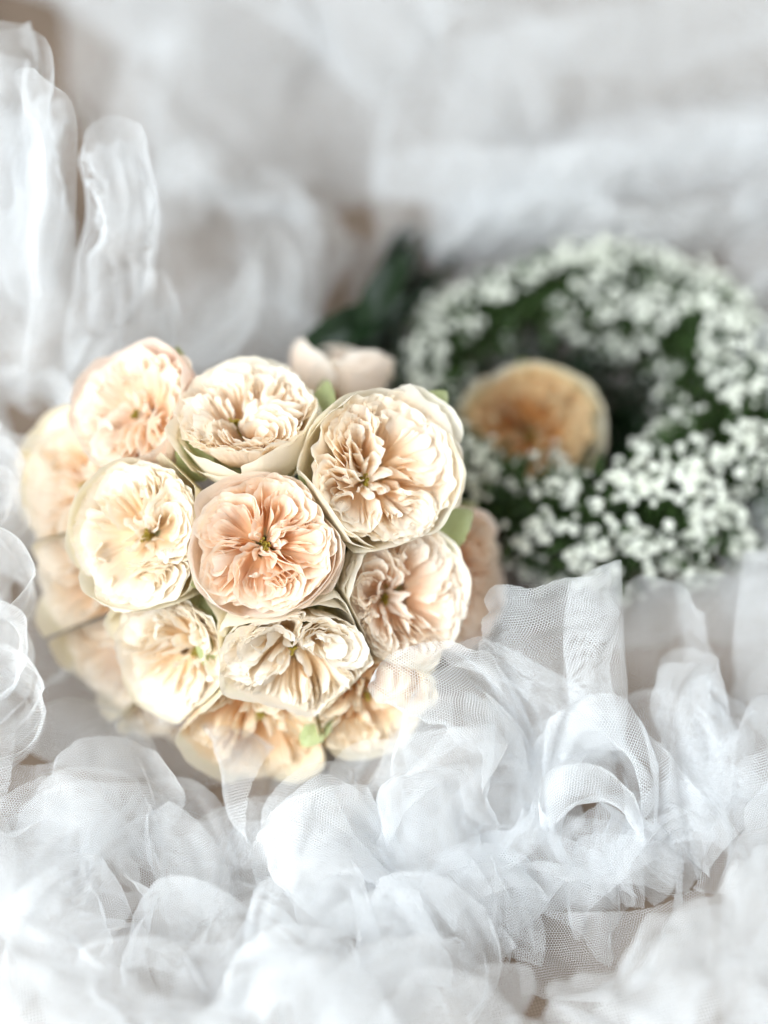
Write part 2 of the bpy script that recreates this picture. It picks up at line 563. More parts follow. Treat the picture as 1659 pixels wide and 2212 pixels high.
def make_rose(pos, facing, radius, seed, inner, guard, spin=0.0, squash=1.0, parent=None, name='rose', sepals=4, stamens=True, extra=(), planes=(), **kw):
    """the rose itself is its hip (calyx); petals, sepals and stamens are its pieces"""
    rng = np.random.default_rng(seed + 500)
    B = basis(facing, spin)
    mat4 = Matrix.Translation(Vector(pos)) @ B.to_4x4() @ Matrix.Diagonal((radius, radius * squash, radius, 1))
    inv = mat4.inverted()
    A4, I4 = np.array(mat4), np.array(inv)

    def pack(P):
        """neighbouring heads press against each other: bend petals back at the plane between two heads"""
        if not len(planes):
            return P
        Wd = P.reshape(-1, 3) @ A4[:3, :3].T + A4[:3, 3]
        for it in range(2):
            for (c, nrm) in planes:
                d = (Wd - c) @ nrm
                over = np.maximum(d + 0.0012, 0)
                Wd = Wd - nrm * (over - 0.0012 * (1 - np.exp(-over / 0.004)))[:, None]
        return (Wd @ I4[:3, :3].T + I4[:3, 3]).reshape(P.shape)

    # hip below the cup
    rr = np.array([0.05, 0.17, 0.22, 0.20, 0.10, 0.07, 0.07])
    zz = np.array([-1.12, -1.16, -1.26, -1.38, -1.48, -1.55, -1.75])
    V, F, U = [], [], []
    sd = 10
    for i in range(len(rr)):
        for j in range(sd):
            a = 2 * math.pi * j / sd
            V.append((rr[i] * math.cos(a), rr[i] * math.sin(a), zz[i]))
            U.append((j / sd, i / len(rr)))
    for i in range(len(rr) - 1):
        for j in range(sd):
            F.append((i * sd + j, i * sd + (j + 1) % sd, (i + 1) * sd + (j + 1) % sd, (i + 1) * sd + j))
    root = obj(name, mesh_from('hip', V, F, U), M['stem'], parent)
    root.matrix_basis = mat4
    for nm, P, UVv, which in rose_meshes(seed, **kw):
        obj(nm, grid_mesh(nm, pack(P), UVv), M[inner] if which == 'inner' else M[guard], root)
    w3 = Waves(rng, 3, 3, 2.0, 8)
    for (th, half, amax, rr_, dep, cu) in extra:
        P, UVv = cup_petal(rng, th - spin, half, amax, rr_, dep, cu, 0.22, w3)
        obj('petal', grid_mesh('petal', pack(P), UVv), M[guard], root)
    # sepals hug the cup
    for k in range(sepals):
        th = k * 2 * math.pi / max(1, sepals) + rng.uniform(-0.3, 0.3)
        n, m = 14, 7
        v = np.linspace(0, 1, n)[:, None]
        u = np.linspace(-1, 1, m)[None, :]
        a = v * rng.uniform(0.9, 1.25)
        r = 1.16 * np.sin(a) ** 0.8 + 0.07 + 0.10 * v ** 3
        z = -1.26 * np.cos(a)
        w = 0.22 * np.sin(np.clip(v * 0.93 + 0.07, 0, 1) * math.pi) ** 0.7
        ang = th + u * w
        P = np.stack([r * np.cos(ang), r * np.sin(ang), z + 0 * ang], -1)
        UVv = np.stack([np.broadcast_to(u * .5 + .5, (n, m)), np.broadcast_to(v, (n, m))], -1)
        obj('sepal', grid_mesh('sepal', pack(P), UVv), M['sepal'], root)
    if stamens:
        cx, cy = np.array(kw.get('centre', (0, 0))) * 0.9
        paths = []
        for k in range(26):
            a = rng.uniform(0, 6.28)
            d = rng.uniform(0.0, 0.10)
            x0, y0 = cx * 0.5, cy * 0.5
            x1, y1 = cx + d * math.cos(a) * 0.6, cy + d * math.sin(a)
            h = env_height(0.05, kw.get('pit', 0.22), 0.05) + rng.uniform(-0.05, 0.06)
            paths.append([(x0, y0, -0.7), ((x0 + x1) / 2, (y0 + y1) / 2, (h - 0.7) / 2), (x1, y1, h), (x1 * 1.02, y1 * 1.02, h + 0.02)])
        V, F, U = tube_mesh(paths, [np.array([0.008, 0.008, 0.010, 0.022])] * len(paths), 5)
        st = obj('stamens', mesh_from('stamens', V, F, U), M['stamen'], root)
        st['kind'] = 'stuff'
    return root
#==BOUQUET==
# ------------------------------------------------------------------ the bouquet
def cam_dir(x, y, z=1.0):
    """a direction given as right, up, towards the camera"""
    v = RT * x + UP * y - FW * z
    return v / np.linalg.norm(v)


BQ = deep(560, 1180, 0.68)
bouquet = empty('bouquet', (float(BQ[0]), float(BQ[1]), 0.0))
tag(bouquet, 'round bouquet of cream and peach garden roses with frilled centres, lying among tulle', 'bouquet')
BOFF = Vector(bouquet.location)


HEADS = []


def brose(px, py, depth, rpx, tilt, seed, inner, guard, label=None, **kw):
    p = deep(px, py, depth)
    r = rpx * 0.54 * depth / 1659
    d = ray(px, py)
    d = -d / np.linalg.norm(d) + RT * tilt[0] + UP * tilt[1]
    d = d / np.linalg.norm(d)
    HEADS.append((np.array(p) - np.array(BOFF), d, r, seed, inner, guard, label, kw))


def build_heads():
    mids = [(p - d * r * 0.45, r) for (p, d, r, *_) in HEADS]
    for i, (p, d, r, seed, inner, guard, label, kw) in enumerate(HEADS):
        planes = []
        ci, ri = mids[i]
        for j, (cj, rj) in enumerate(mids):
            v = cj - ci
            L = np.linalg.norm(v)
            if j != i and L < (ri + rj) * 1.25:
                f = 0.5 + 0.35 * (ri - rj) / (ri + rj)
                planes.append((ci + v * f, v / L))
        o = make_rose(Vector(p), d, r, seed, inner, guard, parent=bouquet, planes=planes, **kw)
        if label:
            o['label'] = label


# px, py = middle of the face, depth along the view, radius in picture units, tilt (right, up)
brose(572, 1175, 0.607, 154, (0.02, 0.02), 11, 'petal_peach', 'guard_blush', 'peach rose facing straight out at the middle of the bouquet', swirl=0.45, nq=5, K=11, spin=0.4, squash=0.96,
      extra=[(-0.3, 0.9, 1.45, 1.10, 1.2, 0.10)])
brose(528, 876, 0.632, 154, (-0.16, 1.05), 12, 'petal_cream', 'guard_cream', 'cream rose at the top of the bouquet, its cup seen from below', centre=(0.05, -0.18), swirl=0.6, nq=4, K=11, spin=1.0, wraps=1.62, dome=0.16,
      extra=[(-1.3, 1.0, 1.50, 1.07, 1.2, 0.05), (-2.2, 0.8, 1.40, 1.10, 1.2, 0.04), (-0.5, 0.8, 1.45, 1.09, 1.2, 0.05)])
brose(832, 1008, 0.620, 164, (0.40, 0.18), 23, 'petal_cream', 'guard_cream', 'cream rose with loose ragged centre beside the wreath', centre=(-0.26, -0.04), swirl=-0.2, nq=4, K=11, lean=0.09, wav=1.25, wraps=1.72, dome=0.10,
      extra=[(0.2, 0.5, 1.6, 1.16, 1.2, 0.14), (-2.6, 0.9, 1.55, 1.07, 1.2, 0.06), (-1.6, 0.9, 1.5, 1.09, 1.2, 0.08)])
brose(890, 1292, 0.636, 148, (0.52, -0.10), 14, 'petal_blush', 'guard_cream', 'pale pink rose with open green centre at the tulle', centre=(-0.25, 0.06), swirl=0.5, nq=4, K=11, pit=0.4, wav=1.15, wraps=1.72, dome=0.10, squash=1.04,
      extra=[(2.6, 0.9, 1.6, 1.07, 1.2, 0.04), (1.6, 0.9, 1.55, 1.10, 1.2, 0.08)])
brose(645, 1455, 0.626, 165, (0.06, -0.85), 15, 'petal_ivory', 'guard_cream', 'ivory rose below the peach one', centre=(-0.05, 0.25), swirl=-0.4, nq=4, K=11, lean=0.1, wraps=1.60, dome=0.16,
      extra=[(1.9, 0.9, 1.45, 1.06, 1.2, 0.03), (1.0, 0.9, 1.4, 1.09, 1.2, 0.04)])
brose(285, 1150, 0.626, 152, (-0.45, 0.04), 16, 'petal_ivory', 'guard_yellow', 'pale ivory rose to the side of the peach one', centre=(0.1, 0.0), swirl=0.7, nq=4, K=11, squash=1.08,
      extra=[(0.2, 0.9, 1.5, 1.07, 1.2, 0.05), (1.1, 0.6, 1.6, 1.15, 1.2, 0.10)])
brose(272, 880, 0.650, 140, (-0.60, 0.36), 17, 'petal_blush', 'guard_pink', 'pink tinted rose with a rolled back outer petal', nq=4, K=8, outer=9,
      extra=[(0.35, 0.75, 1.75, 1.22, 1.3, 0.20), (-0.4, 0.8, 1.5, 1.12, 1.2, 0.05)])
brose(366, 1425, 0.642, 147, (-0.58, -0.50), 18, 'petal_ivory', 'guard_yellow', 'warm cream rose low on the bright side of the bouquet', centre=(0.28, 0.1), swirl=-0.3, nq=4, K=11,
      extra=[(0.6, 0.9, 1.6, 1.07, 1.2, 0.05)])
brose(142, 1045, 0.674, 172, (-1.1, 0.10), 19, 'petal_cream', 'guard_yellow', nq=4, K=6)
brose(178, 1265, 0.672, 172, (-1.0, -0.40), 20, 'petal_cream', 'guard_yellow', nq=4, K=6)
brose(250, 1410, 0.674, 160, (-0.8, -0.6), 27, 'petal_cream', 'guard_yellow', nq=4, K=6)
brose(415, 1560, 0.678, 155, (-0.3, -1.0), 28, 'petal_cream', 'guard_yellow', nq=4, K=6)
brose(560, 1582, 0.650, 176, (-0.05, -1.1), 21, 'petal_straw', 'guard_yellow', 'yellowish rose at the bottom of the bouquet seen edge on', nq=4, K=7)
brose(805, 1530, 0.650, 136, (0.35, -0.85), 22, 'petal_straw', 'guard_yellow', nq=4, K=7)
brose(985, 1255, 0.690, 158, (1.0, -0.30), 24, 'petal_peach', 'guard_pink', nq=4, K=6)
brose(742, 775, 0.728, 104, (1.5, 9.0), 25, 'petal_blush', 'guard_blush', nq=4, K=6, wraps=2.0, curl=0.02)


build_heads()


def bleaf(px, py, depth, dx, dy, toward, length, width, mat, name='leaf', **kw):
    """a leaf rooted at a point of the picture, running along (right, up, towards camera)"""
    P, UVv = leaf_grid(length, width, **kw)
    o = obj(name, grid_mesh(name, P, UVv), M[mat], bouquet)
    yv = Vector(RT * dx + UP * dy - FW * toward).normalized()
    zv = Vector(-FW)
    xv = yv.cross(zv).normalized()
    zv = xv.cross(yv)
    o.matrix_basis = Matrix.Translation(Vector(deep(px, py, depth)) - BOFF) @ Matrix((xv, yv, zv)).transposed().to_4x4()
    return o


bleaf(690, 1250, 0.645, 0.7, 0.75, 0.15, 0.034, 0.020, 'leaf')
bleaf(475, 1460, 0.646, -0.15, 1.0, 0.22, 0.042, 0.018, 'sepal', teeth=0)
bleaf(905, 1180, 0.650, 0.8, 0.5, 0.0, 0.030, 0.024, 'sepal')
bleaf(880, 930, 0.645, 0.6, 0.6, 0.0, 0.026, 0.022, 'sepal')
bleaf(680, 960, 0.650, 0.2, 1.0, 0.1, 0.030, 0.018, 'sepal')
bleaf(650, 1610, 0.655, 0.6, 0.6, 0.1, 0.026, 0.012, 'sepal', teeth=0)
bleaf(640, 1060, 0.645, 0.1, -0.6, 0.3, 0.028, 0.020, 'leaf')
bleaf(440, 1040, 0.645, -0.2, 0.5, 0.2, 0.026, 0.018, 'sepal')
# stems lie back on the floor behind the heads, with two dark leaves on them
rng = np.random.default_rng(4)
paths, rads = [], []
c0 = np.array(deep(600, 1150, 0.72))
c1 = np.array(at(800, 690, 0.035))
c2 = np.array(at(890, 545, 0.015))
for k in range(14):
    j = rng.normal(size=3) * 0.006
    a = np.array([*(c0[:2] + j[:2] * 4), max(0.02, c0[2] + j[2] * 3)])
    paths.append([a, (a + c1) / 2 + j + np.array((0, 0, 0.01)), c1 + j * 1.2, c2 + j * 2])
    rads.append(np.full(4, 0.0028))
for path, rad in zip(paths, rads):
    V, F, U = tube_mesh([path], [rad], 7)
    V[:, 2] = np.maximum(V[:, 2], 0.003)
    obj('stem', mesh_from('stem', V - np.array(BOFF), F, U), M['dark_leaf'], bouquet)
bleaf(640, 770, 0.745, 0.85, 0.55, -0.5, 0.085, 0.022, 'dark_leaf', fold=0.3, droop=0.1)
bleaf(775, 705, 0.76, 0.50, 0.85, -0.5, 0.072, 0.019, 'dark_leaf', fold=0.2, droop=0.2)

# ------------------------------------------------------------------ rose lying in the wreath
p = deep(1150, 915, 0.765)
loose = make_rose(p, cam_dir(-0.02, 0.15), 0.0345, 31, 'petal_amber', 'guard_yellow', squash=0.9, nq=4, K=8, pit=0.35, centre=(0.0, -0.15))
tag(loose, 'single apricot yellow rose lying loose inside the flower wreath', 'rose')


# ------------------------------------------------------------------ wreath of small white flowers
def make_floret_mesh(rng, name):
    V, F = [], []
    for k in range(13):
        a = k * 2.399
        el = 0.15 + 1.25 * (k / 12)
        d = np.array((math.cos(a) * math.cos(el), math.sin(a) * math.cos(el), math.sin(el)))
        t = np.cross(d, (0, 0, 1.01))
        t /= np.linalg.norm(t)
        nrm = np.cross(t, d)
        w = rng.uniform(0.28, 0.42)
        ln = rng.uniform(0.8, 1.1)
        b = len(V)
        V += [d * 0.05, d * ln * 0.6 + t * w + nrm * 0.05, d * ln + t * w * 0.45 - nrm * 0.12, d * ln * 0.95 - t * w * 0.5 - nrm * 0.14, d * ln * 0.6 - t * w + nrm * 0.05]
        F += [(b, b + 1, b + 2), (b, b + 2, b + 3), (b, b + 3, b + 4)]
    me = mesh_from(name, V, F, None, False)
    me.materials.append(M['floret'])
    return me


WC = np.array(at(1250, 882, 0.03))
WR, WT = 0.088, 0.032
wreath = empty('flower_wreath', (float(WC[0]), float(WC[1]), 0.0))
tag(wreath, "ring shaped wreath of tiny white baby's breath flowers and green sprigs", 'wreath')
rng = np.random.default_rng(77)
fm = [make_floret_mesh(rng, 'floret') for _ in range(6)]


def wreath_pt(a, b, t):
    """a round the ring, b round the tube (0 = outwards, pi/2 = up), t = distance from the tube's middle"""
    t = t * (1 + 0.34 * math.cos(a) - 0.10 * math.sin(a))      # the ring is bound thicker on one side
    r = WR + t * math.cos(b)
    return np.array((r * math.cos(a), r * math.sin(a), 0.034 + t * math.sin(b) * 0.95))


# wire ring wound with stems
paths = []
for k in range(9):
    ph = rng.uniform(0, 6.28)
    paths.append([wreath_pt(a, ph + 5 * a, 0.007) for a in np.linspace(0, 2 * math.pi, 60)])
V, F, U = tube_mesh(paths, [0.0024] * len(paths), 5)
obj('ring', mesh_from('ring', V, F, U), M['sprig'], wreath)
# florets on thin stalks
spots = []
lumps = Waves(rng, 2, 1, 2.5, 8)
for k in range(1000):
    a = rng.uniform(0, 2 * math.pi)
    b = rng.uniform(-0.75, math.pi + 0.75)
    inner = math.cos(b) < -0.25
    lump = float(lumps(np.array([[2.0 * a, 1.3 * b]]))[0, 0])
    if (lump < -0.8 and math.cos(a) < 0) or (inner and rng.uniform() < 0.8) or (math.cos(a) < 0.1 and rng.uniform() < 0.22):
        continue
    tc = WT * (rng.uniform(0.7, 1.0) + 0.14 * lump + (0.2 if rng.uniform() < 0.05 else 0))
    pc = wreath_pt(a, b, tc)
    nc = np.array((math.cos(a) * math.cos(b), math.sin(a) * math.cos(b), math.sin(b)))
    for j in range(int(rng.integers(3, 9))):
        off = rng.normal(size=3) * 0.0042
        off -= nc * (off @ nc) * 0.4
        p = pc + off
        if p[2] > 0.006:
            spots.append((p, a, b, tc))
view = -FW
scored = []
for (p, a, b, t) in spots:
    n = np.array((math.cos(a) * math.cos(b), math.sin(a) * math.cos(b), math.sin(b)))
    scored.append((float(n @ view) + 6 * (t - WT) / WT * 0.2, p, n))
scored.sort(key=lambda q: -q[0])
scored = scored[:3000]
VV, FF = [], []
sv, sr = [], []
for i, (sc, p, n) in enumerate(scored):
    n2 = n + rng.normal(size=3) * 0.35
    rad = rng.uniform(0.0018, 0.0038)
    B = basis(n2, rng.uniform(0, 6.28))
    me = fm[i % 6]
    if i < 300:
        o = bpy.data.objects.new('floret', me)
        link(o, wreath)
        o.matrix_basis = Matrix.Translation(Vector(p)) @ B.to_4x4() @ Matrix.Diagonal((rad, rad, rad, 1))
    else:
        co = np.array([v.co for v in me.vertices])
        b0 = sum(len(x) for x in VV)
        VV.append(co @ (np.array(B).T * rad) + p)
        FF.append(np.array([f.vertices[:] for f in me.polygons]) + b0)
    base = wreath_pt(math.atan2(p[1], p[0]) + rng.uniform(-0.2, 0.2), rng.uniform(0, 6.28), 0.009)
    sv.append([base, (base + p) / 2 + rng.normal(size=3) * 0.003, p - n * 0.001])
    sr.append(np.array([0.0006, 0.0005, 0.0008]))
o = obj('florets', mesh_from('florets', np.concatenate(VV), np.concatenate(FF), None, False), M['floret'], wreath)
o['kind'] = 'stuff'
V, F, U = tube_mesh(sv, sr, 3)
o = obj('stalks', mesh_from('stalks', V, F, U), M['sprig'], wreath)
o['kind'] = 'stuff'
# narrow green leaves and buds filling the ring
RING, HOLE = ([], [], []), ([], [], [])
P0, U0 = leaf_grid(1.0, 0.32, n=6, m=3, teeth=0, droop=0.4)
f0 = grid_faces(6, 3)
for k in range(4000):
    a = rng.uniform(0, 2 * math.pi)
    b = rng.uniform(0, 6.28)
    t = WT * rng.uniform(0.2, 0.85)
    p = wreath_pt(a, b, t)
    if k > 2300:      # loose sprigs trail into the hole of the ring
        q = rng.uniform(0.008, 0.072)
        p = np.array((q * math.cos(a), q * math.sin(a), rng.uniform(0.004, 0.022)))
    if p[2] < 0.004:
        continue
    n = np.array((math.cos(a) * math.cos(b), math.sin(a) * math.cos(b), math.sin(b))) + rng.normal(size=3) * 0.6
    B = np.array(basis(n, rng.uniform(0, 6.28)))
    B = B[:, [0, 2, 1]]
    ln = rng.uniform(0.006, 0.015)
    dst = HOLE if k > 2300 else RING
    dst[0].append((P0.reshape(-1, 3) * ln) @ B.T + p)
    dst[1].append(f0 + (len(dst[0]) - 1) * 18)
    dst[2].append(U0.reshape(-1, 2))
for dst, mt in ((RING, 'sprig'), (HOLE, 'dark_leaf')):  # darker green on the hole leaves paints in the shade of the opening
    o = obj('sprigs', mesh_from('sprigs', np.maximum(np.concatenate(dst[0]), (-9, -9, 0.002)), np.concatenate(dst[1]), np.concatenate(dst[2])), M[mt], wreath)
    o['kind'] = 'stuff'
#==TULLE==
# ------------------------------------------------------------------ tulle
SPH = [(np.array(deep(560, 1190, 0.70)), 0.088)]
ALL = []


def spline_grid(rows, n, m):
    """rows of control points -> smooth n x m grid (Catmull-Rom both ways)"""
    def cr(A, k):
        A = np.asarray(A, float)
        L = len(A)
        if L == 2:
            t = np.linspace(0, 1, k)
            return A[0] + (A[1] - A[0]) * t.reshape(-1, *([1] * (A.ndim - 1)))
        ext = np.concatenate([[2 * A[0] - A[1]], A, [2 * A[-1] - A[-2]]])
        x = np.linspace(0, L - 1 - 1e-6, k)
        i = x.astype(int)
        t = (x - i).reshape(-1, *([1] * (A.ndim - 1)))
        p0, p1, p2, p3 = ext[i], ext[i + 1], ext[i + 2], ext[i + 3]
        return 0.5 * (2 * p1 + (p2 - p0) * t + (2 * p0 - 5 * p1 + 4 * p2 - p3) * t ** 2 + (3 * p1 - p0 - 3 * p2 + p3) * t ** 3)
    G = np.stack([cr(r, m) for r in rows])
    return cr(G, n)


def settle(P, lu, lv, iters, hold, bend, grav, spheres=True, floor=0.003):
    """small cloth solver: keeps the net's lengths, so that spare cloth buckles into folds"""
    T = P.copy()
    Q = P.copy()
    ld = math.hypot(lu, lv)

    def fix(a, b, L, k=0.5, only_push=False):
        d = b - a
        l = np.sqrt((d * d).sum(-1, keepdims=True)) + 1e-9
        c = (l - L) / l
        if only_push:
            c = np.minimum(c, 0)
        c = d * (c * k)
        a += c
        b -= c

    for it in range(iters):
        vel = (P - Q) * 0.86
        Q = P.copy()
        P = P + vel
        P[..., 2] -= grav
        P += (T - P) * hold
        for rep in range(2):
            for o in (0, 1):
                k = (P.shape[0] - o) // 2 * 2
                fix(P[o:o + k:2], P[o + 1:o + k:2], lu)
                k = (P.shape[1] - o) // 2 * 2
                fix(P[:, o:o + k:2], P[:, o + 1:o + k:2], lv)
            for o in (0, 1):
                k = (P.shape[0] - o) // 2 * 2
                A, B_ = P[o:o + k:2], P[o + 1:o + k:2]
                fix(A[:, :-1], B_[:, 1:], ld, 0.2)
                fix(A[:, 1:], B_[:, :-1], ld, 0.2)
        for st in (2, 4, 8):
            for o in range(0, 2 * st, st):
                i = np.arange(max(0, P.shape[0] - st))
                i = i[(i // st) % 2 == (o // st)]
                a, b = P[i], P[i + st]
                fix(a, b, lu * st * 0.93, bend, True)
                P[i], P[i + st] = a, b
                i = np.arange(max(0, P.shape[1] - st))
                i = i[(i // st) % 2 == (o // st)]
                a, b = P[:, i], P[:, i + st]
                fix(a, b, lv * st * 0.93, bend, True)
                P[:, i], P[:, i + st] = a, b
        if spheres:
            for c, r in SPH:
                d = P - c
                l = np.sqrt((d * d).sum(-1, keepdims=True)) + 1e-9
                P = np.where(l < r, c + d / l * r, P)
        P[..., 2] = np.maximum(P[..., 2], floor)
    return P


def upsample(P):
    def up(A):
        e = np.concatenate([[2 * A[0] - A[1]], A, [2 * A[-1] - A[-2]]])
        midp = (-e[:-3] + 9 * e[1:-2] + 9 * e[2:-1] - e[3:]) / 16
        out = np.empty((2 * len(A) - 1, *A.shape[1:]))
        out[0::2] = A
        out[1::2] = midp
        return out
    return up(up(P).swapaxes(0, 1)).swapaxes(0, 1)


def sheet(parent, rows, gather=(1.5, 1.2), seed=0, res=0.0048, noise=0.012, freq=60, iters=90, hold=0.03, bend=0.25, grav=0.0002,
          mat='tulle', spheres=False, name='tulle_fold', up=True, pleat=None, world=False, ragged=0.07):
    """rows: lists of (px, py, height): the lie of the cloth; gather = how much spare cloth each way"""
    rng = np.random.default_rng(seed)
    R3 = [[np.array(c, float) if world else at(*c) for c in r] for r in rows]
    k = max(len(r) for r in R3)
    G = spline_grid([spline_grid([np.array(r), np.array(r)], 2, k)[0] if len(r) != k else np.array(r) for r in R3], 24, 24)
    Lu = np.linalg.norm(np.diff(G, axis=0), axis=-1).sum(0).mean() * gather[0]
    Lv = np.linalg.norm(np.diff(G, axis=1), axis=-1).sum(1).mean() * gather[1]
    n = int(np.clip(Lu / res, 14, 110))
    m = int(np.clip(Lv / res, 14, 110))
    if ragged:          # cut edges wander and the corners are rounded off
        tt = np.linspace(0, 1, 24)
        for ax in (0, 1):
            A = G if ax == 0 else G.swapaxes(0, 1)
            B_ = A.copy()
            p1, p2, p3, p4 = rng.uniform(0, 6.28, 4)
            for c in range(24):
                corner = 1.6 * ragged * abs(2 * tt[c] - 1) ** 5
                lo = ragged * (0.5 + 0.35 * math.sin(5 * tt[c] + p1) + 0.25 * math.sin(13 * tt[c] + p2)) + corner
                hi = 1 - ragged * (0.5 + 0.35 * math.sin(5 * tt[c] + p3) + 0.25 * math.sin(13 * tt[c] + p4)) - corner
                w = np.linspace(lo, hi, 24)
                for q in range(3):
                    B_[:, c, q] = np.interp(w, tt, A[:, c, q])
            G = B_ if ax == 0 else B_.swapaxes(0, 1)
    G = spline_grid(list(G), n, m)
    wv = Waves(rng, 3, 3, freq, 14, 0.6)
    w2 = Waves(rng, 3, 3, freq * 2.3, 14, 0.6)
    X = G.reshape(-1, 3)
    D = wv(X) + 0.35 * w2(X)
    D[:, 2] = np.abs(D[:, 2])
    P = G + D.reshape(G.shape) * noise
    if pleat:           # (count, depth, phase): folds running along the rows' crossing direction
        cnt, amp, phs = pleat
        tu, tv = np.gradient(G, axis=0), np.gradient(G, axis=1)
        nn = np.cross(tu, tv)
        nn /= np.linalg.norm(nn, axis=-1, keepdims=True) + 1e-9
        vv = np.linspace(0, 1, m)[None, :]
        uu = np.linspace(0, 1, n)[:, None]
        arg = 2 * math.pi * cnt * (vv + 0.05 * np.sin(5 * vv + phs) + 0.04 * np.sin(3 * uu + phs)) + phs
        sh = np.sin(arg) + 0.35 * np.sin(2 * arg + 1)
        P = P + nn * (amp * sh * (0.55 + 0.45 * np.cos(2.2 * uu + phs)))[..., None]
        tvn = tv / (np.linalg.norm(tv, axis=-1, keepdims=True) + 1e-9)
        P = P + tvn * (amp * 0.8 * np.sin(2 * arg))[..., None]
    lu, lv = Lu / (n - 1), Lv / (m - 1)
    P = settle(P, lu, lv, iters, hold, bend, grav, spheres)
    for it in range(2 if hold > 0.15 else 0):
        P[1:-1] = P[1:-1] * 0.5 + (P[:-2] + P[2:]) * 0.25
        P[:, 1:-1] = P[:, 1:-1] * 0.5 + (P[:, :-2] + P[:, 2:]) * 0.25
    U0 = np.stack(np.meshgrid(np.arange(n) * lu, np.arange(m) * lv, indexing='ij'), -1)
    if up:
        P = upsample(P)
        U0 = upsample(U0)
    off = np.array(parent.location)
    return obj(name, grid_mesh(name, P - off, U0), M[mat], parent)


def sheet2(parent, rows, gather, seed, **kw):
    """the net lies double in most folds: a second layer a little lower and deeper"""
    o = sheet(parent, rows, gather, seed, **kw)
    if seed % 2:
        return o
    kw = dict(kw)
    if kw.get('pleat'):
        c, a, p = kw['pleat']
        kw['pleat'] = (c * 0.8, a * 1.1, p + 1.7)
    kw['noise'] = kw.get('noise', .012) + .004
    kw['freq'] = 120
    kw['bend'] = 0.10
    gather = (gather[0] * 1.15, gather[1] * 1.25)
    rows = [[(x + 9 * math.sin(i + j), y + 16 + 8 * math.cos(2 * i + j), max(0.004, z - 0.007)) for j, (x, y, z) in enumerate(r)] for i, r in enumerate(rows)]
    return sheet(parent, rows, gather, seed + 300, **kw)


def loop(parent, px, py, z0, half, high, wide, turn, seed, lean=0.4, sag=0.0, **kw):
    """a band of net standing up in an arch over the point (px, py)"""
    rng = np.random.default_rng(seed)
    c = at(px, py, z0)
    e1 = np.array((math.cos(turn), math.sin(turn), 0))
    e2 = np.array((-math.sin(turn), math.cos(turn), 0))
    rows = []
    for i, w in enumerate((-0.5, -0.15, 0.2, 0.5)):
        row = []
        f = 1 + 0.25 * w + rng.uniform(-0.06, 0.06)
        for t in np.linspace(-0.25, math.pi + 0.25, 8):
            p = c + e1 * (half * f * math.cos(t) * (1 + 0.15 * rng.uniform(-1, 1))) + e2 * (wide * w + rng.uniform(-.1, .1) * wide)
            p = p + np.array((0, 0, 1)) * (high * f * max(math.sin(t), -0.1) + lean * wide * w) + e2 * lean * high * math.sin(t) * 0.5
            p[2] = max(p[2], 0.004)
            row.append(p)
        rows.append(row)
    d = dict(noise=.003, hold=.06, bend=.2, world=True)
    d.update(kw)
    return sheet(parent, rows, (1.08, 1.06), seed, **d)


def tulle_thing(px, py, label, name='tulle_ruffle', group='heaped white tulle'):
    p = at(px, py, 0)
    o = empty(name, (float(p[0]), float(p[1]), 0))
    tag(o, label, 'tulle')
    return o


def Z(pts, z):
    return [(x, y, z if np.isscalar(z) else zz) for (x, y), zz in zip(pts, [z] * len(pts) if np.isscalar(z) else z)]
#==SHEETS==
# --- sharp heap in front of the wreath
t1 = tulle_thing(1250, 1650, 'crisp white tulle heap with a pointed fold, in front of the flower wreath')
FN = dict(noise=.002, hold=.2, bend=.12, iters=45)
sheet2(t1, [[(1040, 1300, .095), (1090, 1285, .100), (1150, 1288, .102), (1210, 1262, .107), (1270, 1232, .112), (1328, 1198, .118)],
           [(1050, 1400, .078), (1100, 1400, .080), (1160, 1400, .082), (1220, 1395, .085), (1290, 1385, .086), (1338, 1370, .088)],
           [(1090, 1500, .055), (1140, 1510, .057), (1190, 1530, .055), (1240, 1540, .055), (1300, 1545, .056), (1344, 1545, .056)],
           [(1120, 1620, .010), (1160, 1630, .010), (1200, 1640, .010), (1250, 1650, .010), (1300, 1650, .010), (1346, 1650, .010)]], (1.0, 1.06), 1, pleat=(2.6, .0075, .5), mat='tulle_net', ragged=.035, noise=.005, freq=90, hold=.12, bend=.12, iters=45)
sheet2(t1, [[(1225, 1310, .100), (1280, 1260, .108), (1327, 1200, .117)], [(1215, 1400, .085), (1290, 1400, .087), (1340, 1390, .088)],
           [(1230, 1530, .055), (1300, 1545, .056), (1346, 1550, .056)], [(1240, 1640, .01), (1300, 1650, .01), (1350, 1660, .01)]], (1.0, 1.06), 11, pleat=(1.0, .004, 1.5), mat='tulle_net', ragged=.015, **FN)
sheet(t1, [[(812, 1432, .092), (900, 1425, .095), (985, 1395, .098), (1060, 1420, .085), (1120, 1500, .065)],
           [(850, 1500, .075), (930, 1510, .080), (1010, 1500, .075), (1080, 1540, .05), (1110, 1600, .03)],
           [(930, 1560, .050), (980, 1590, .050), (1040, 1620, .04), (1090, 1660, .02), (1120, 1700, .01)]], (1.15, 1.2), 2, noise=.005, hold=.06, mat='tulle_net')
sheet2(t1, [[(990, 1390, .08), (1050, 1460, .065), (1105, 1600, .045), (1090, 1740, .015)],
           [(1060, 1400, .08), (1130, 1480, .065), (1180, 1600, .045), (1190, 1740, .015)],
           [(1100, 1420, .06), (1220, 1520, .05), (1290, 1640, .04), (1320, 1760, .01)]], (1.25, 1.1), 3, noise=.005, pleat=(1.5, .004, 2.), hold=.06)
